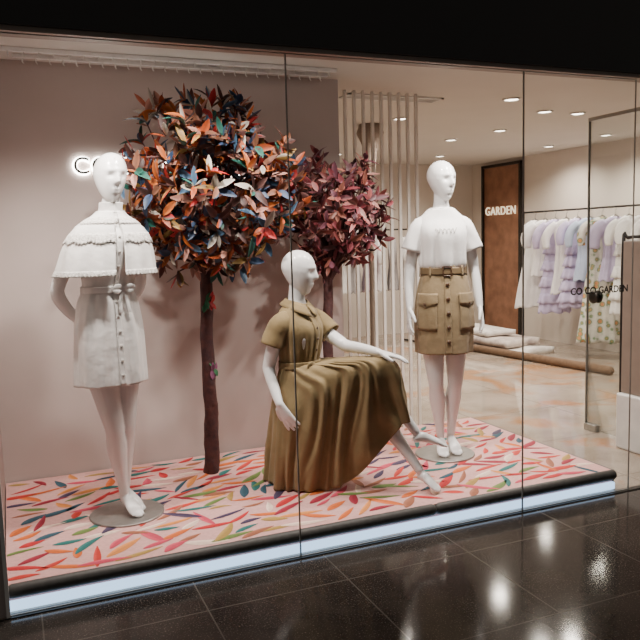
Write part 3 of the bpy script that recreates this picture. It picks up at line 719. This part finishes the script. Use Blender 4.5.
# ---------------------------------------------------------------- garments & racks
def rack(p0,p1,h,label):
    p0=Vector((*p0,FZ));p1=Vector((*p1,FZ)); e=empty("clothes_rack",p0,0,label,"clothes rack"); d=p1-p0; n=d.normalized().cross(Vector((0,0,1)))
    g=G().add(tube([(0,0,h,.012),(*(d+Vector((0,0,h))),.012)],1,10)); obj("rail",g.v,g.f,'darkmetal',e)
    for q in (Vector((0,0,0)),d):
        g=G().add(tube([(*q,.012),(*(q+Vector((0,0,h))),.012)],1,10)); obj("upright",g.v,g.f,'darkmetal',e)
        a=q-n*.22;b=q+n*.22; g=G().add(tube([(a.x,a.y,.012,.012),(b.x,b.y,.012,.012)],1,10)); obj("foot",g.v,g.f,'darkmetal',e)
    return e
def garment(name,loc,rz,m,L,label,cat,group,w=.19,flare=1.3,sleeves=True,tiers=0,seed=0,puff=False):
    e=empty(name,loc,rz,label,cat,group)
    z0=-.09
    R=[(z0,0,0,.05,.035,0),(z0-.03,0,0,w*.62,.045,.001),(z0-.07,0,0,w*.92,.05,.002),(z0-.2,0,0,w*.85,.055,.006),(z0-.36,0,0,w*.72,.05,.010),(z0-.36-(L-.36)*.5,0,0,w*.72*(1+(flare-1)*.6),.065,.014),(z0-L,0,0,w*.8*flare,.075,.018)]
    sh=Shell(R,seed,7); v,f=sh.mesh(z0-L,z0,34,72,hemw=.012); o=obj("fabric",v,f,m,e,solid=.003)
    if sleeves:
        for s in (-1,1):
            r=.07 if puff else .048; sx=random.uniform(.0,.03)
            v,f=tube([(s*w*.7,0,z0-.06,.045,.04),(s*(w+.02),0,z0-.12,r,.045),(s*(w+.045+sx),.0,z0-.22,r,.045),(s*(w+.04+sx),0,z0-.30-sx*2,r*.7,.04)],4,14,caps=False,fold=lambda a,t:.1*sin(5*a)); obj("sleeve",v,f,m,e,solid=.003)
    for i in range(tiers):
        zt=z0-.30-(L-.34)*(i/tiers); 
        vv=[];ff=[];K=64
        for j in range(4):
            for k in range(K):
                a=2*pi*k/K; t=j/3; zc=max(zt-.12*t,z0-L+.001); p=sh.ev(a,zc,.006+.022*t*(1+.6*sin(11*a+i))); vv.append((p[0],p[1],zt-.12*t))
        for j in range(3):
            for k in range(K): a=j*K+k;b=j*K+(k+1)%K; ff.append((a,a+K,b+K,b))
        obj("ruffle",vv,ff,m,e,solid=.003)
    g=G().add(tube([(-w*.85,0,-.145,.006),(-.03,0,-.085,.006),(0,0,-.07,.006),(.03,0,-.085,.006),(w*.85,0,-.145,.006)],3,8))
    g.add(tube([(0,0,-.075,.003),(0,0,-.025,.003),(.016,0,-.008,.003),(.012,0,.012,.003),(0,0,.018,.003),(-.014,0,.012,.003)],3,6)); obj("hanger",g.v,g.f,'steel',e)
    return e
rh=1.72
rack((6.30,8.0),(6.10,5.5),rh,"dark metal clothes rack holding pastel dresses beside the wall")
rack((5.1,8.9),(3.7,8.7),1.55,"dark metal clothes rack with pale garments beyond the slat screen")
random.seed(5)
gs_=[('hanging_dress','gw',1.12,"short white sleeveless dress on a hanger",dict(sleeves=False,flare=1.9,tiers=0)),
 ('hanging_blouse','gw',.70,"white blouse with puffed sleeves on a hanger",dict(puff=True)),
 ('hanging_dress','gl',1.15,"lilac ruffled dress on a hanger",dict(tiers=4,flare=1.5)),
 ('hanging_dress','gw',.9,"white dress on a hanger",dict(flare=1.3)),
 ('hanging_dress','gl',1.05,"lilac tiered dress on a hanger",dict(tiers=5,flare=1.6)),
 ('hanging_blouse','gb',.72,"pale blue blouse on a hanger",dict(flare=1.3)),
 ('hanging_dress','gf',1.42,"long floral printed dress on a hanger",dict(flare=1.9)),
 ('hanging_blouse','gl',.70,"lilac blouse on a hanger",dict(puff=True)),
 ('hanging_dress','gw',1.05,"white ruffled dress on a hanger",dict(tiers=3,flare=1.4)),
 ('hanging_blouse','gw',.85,"white blouse on a hanger",dict(puff=True)),
 ('hanging_dress','gw',1.0,"white dress on a hanger",dict(flare=1.3))]
for i,(nm,m,L,lb,kw) in enumerate(gs_):
    t=(i+1.2)/(len(gs_)+.8); x=6.30+(6.10-6.30)*t; y=8.0+(5.5-8.0)*t
    garment(nm,(x,y,FZ+rh-.018),radians(-28+random.uniform(-12,10)),m,L,lb,"clothing","garments on the pastel rack",seed=i,w=.165,**kw)
for i,m in enumerate(['gw','gg','gw','gp','gg','gw','gb']):
    t=(i+.5)/7; garment("hanging_blouse",(5.1-1.4*t,8.9-.2*t,FZ+1.55-.018),radians(60+random.uniform(-8,8)),m,.7,{'gw':"white blouse on a hanger",'gg':"grey blouse on a hanger",'gp':"mauve blouse on a hanger",'gb':"pale blue blouse on a hanger"}[m],"clothing","garments on the far rack",seed=i+20)

# ---------------------------------------------------------------- carpets on the shop floor
def sheet(name,cx,cy,z0,lx,ly,th,m,rz,label,seed):
    v=[];f=[];nx,ny=16,24
    for s in (0,1):
        for j in range(ny+1):
            for i in range(nx+1):
                x=(i/nx-.5)*lx;y=(j/ny-.5)*ly; h=.5+.5*noise.noise(Vector((x*3+seed,y*2,0)))
                v.append((x+.05*noise.noise(Vector((y*3,seed,0))),y+.05*noise.noise(Vector((x*3,seed,5))),(th*(.75+.5*h)) if s else 0))
    n=(nx+1)*(ny+1)
    for j in range(ny):
        for i in range(nx):
            a=j*(nx+1)+i; f.append((a,a+nx+1,a+nx+2,a+1)); f.append((n+a,n+a+1,n+a+nx+2,n+a+nx+1))
    B_=[i for i in range(nx+1)]+[ (j)*(nx+1)+nx for j in range(1,ny+1)]+[ny*(nx+1)+i for i in range(nx-1,-1,-1)]+[j*(nx+1) for j in range(ny-1,0,-1)]
    for i in range(len(B_)): a,b=B_[i],B_[(i+1)%len(B_)]; f.append((a,b,n+b,n+a))
    o=obj(name,v,f,m,None,True,(cx,cy,z0)); o.rotation_euler=(0,0,rz); tag(o,label,"carpet"); return o
sheet("folded_carpet",5.62,8.0,FZ+.001,.62,1.9,.08,'rugw',.12,"cream patterned carpet folded flat on the shop floor",1)
sheet("folded_carpet",5.60,8.05,FZ+.10,.56,1.7,.08,'rugp',.10,"dusky patterned carpet folded on top of another carpet",4)
sheet("folded_carpet",5.58,8.15,FZ+.20,.45,1.2,.06,'rugw',.05,"cream carpet bundle topping the pile of carpets",7)
g=G().add(tube([(5.38,8.03,FZ+.046,.045),(5.50,7.2,FZ+.046,.045),(5.66,5.9,FZ+.046,.045),(5.69,5.7,FZ+.046,.045)],5,20,fold=lambda a,t:.03*sin(3*a+t*5)))
cx,cy=5.53,6.9; o=obj("rolled_carpet",[(x-cx,y-cy,z-FZ) for x,y,z in g.v],g.f,'roll',None,True,(cx-.12,cy,FZ)); tag(o,"brown carpet rolled up lying on the shop floor","carpet")

# ---------------------------------------------------------------- world
w=bpy.data.worlds.new("world"); bpy.context.scene.world=w; w.use_nodes=True; bg=w.node_tree.nodes["Background"]; bg.inputs[0].default_value=(.88,.82,.76,1); bg.inputs[1].default_value=.12
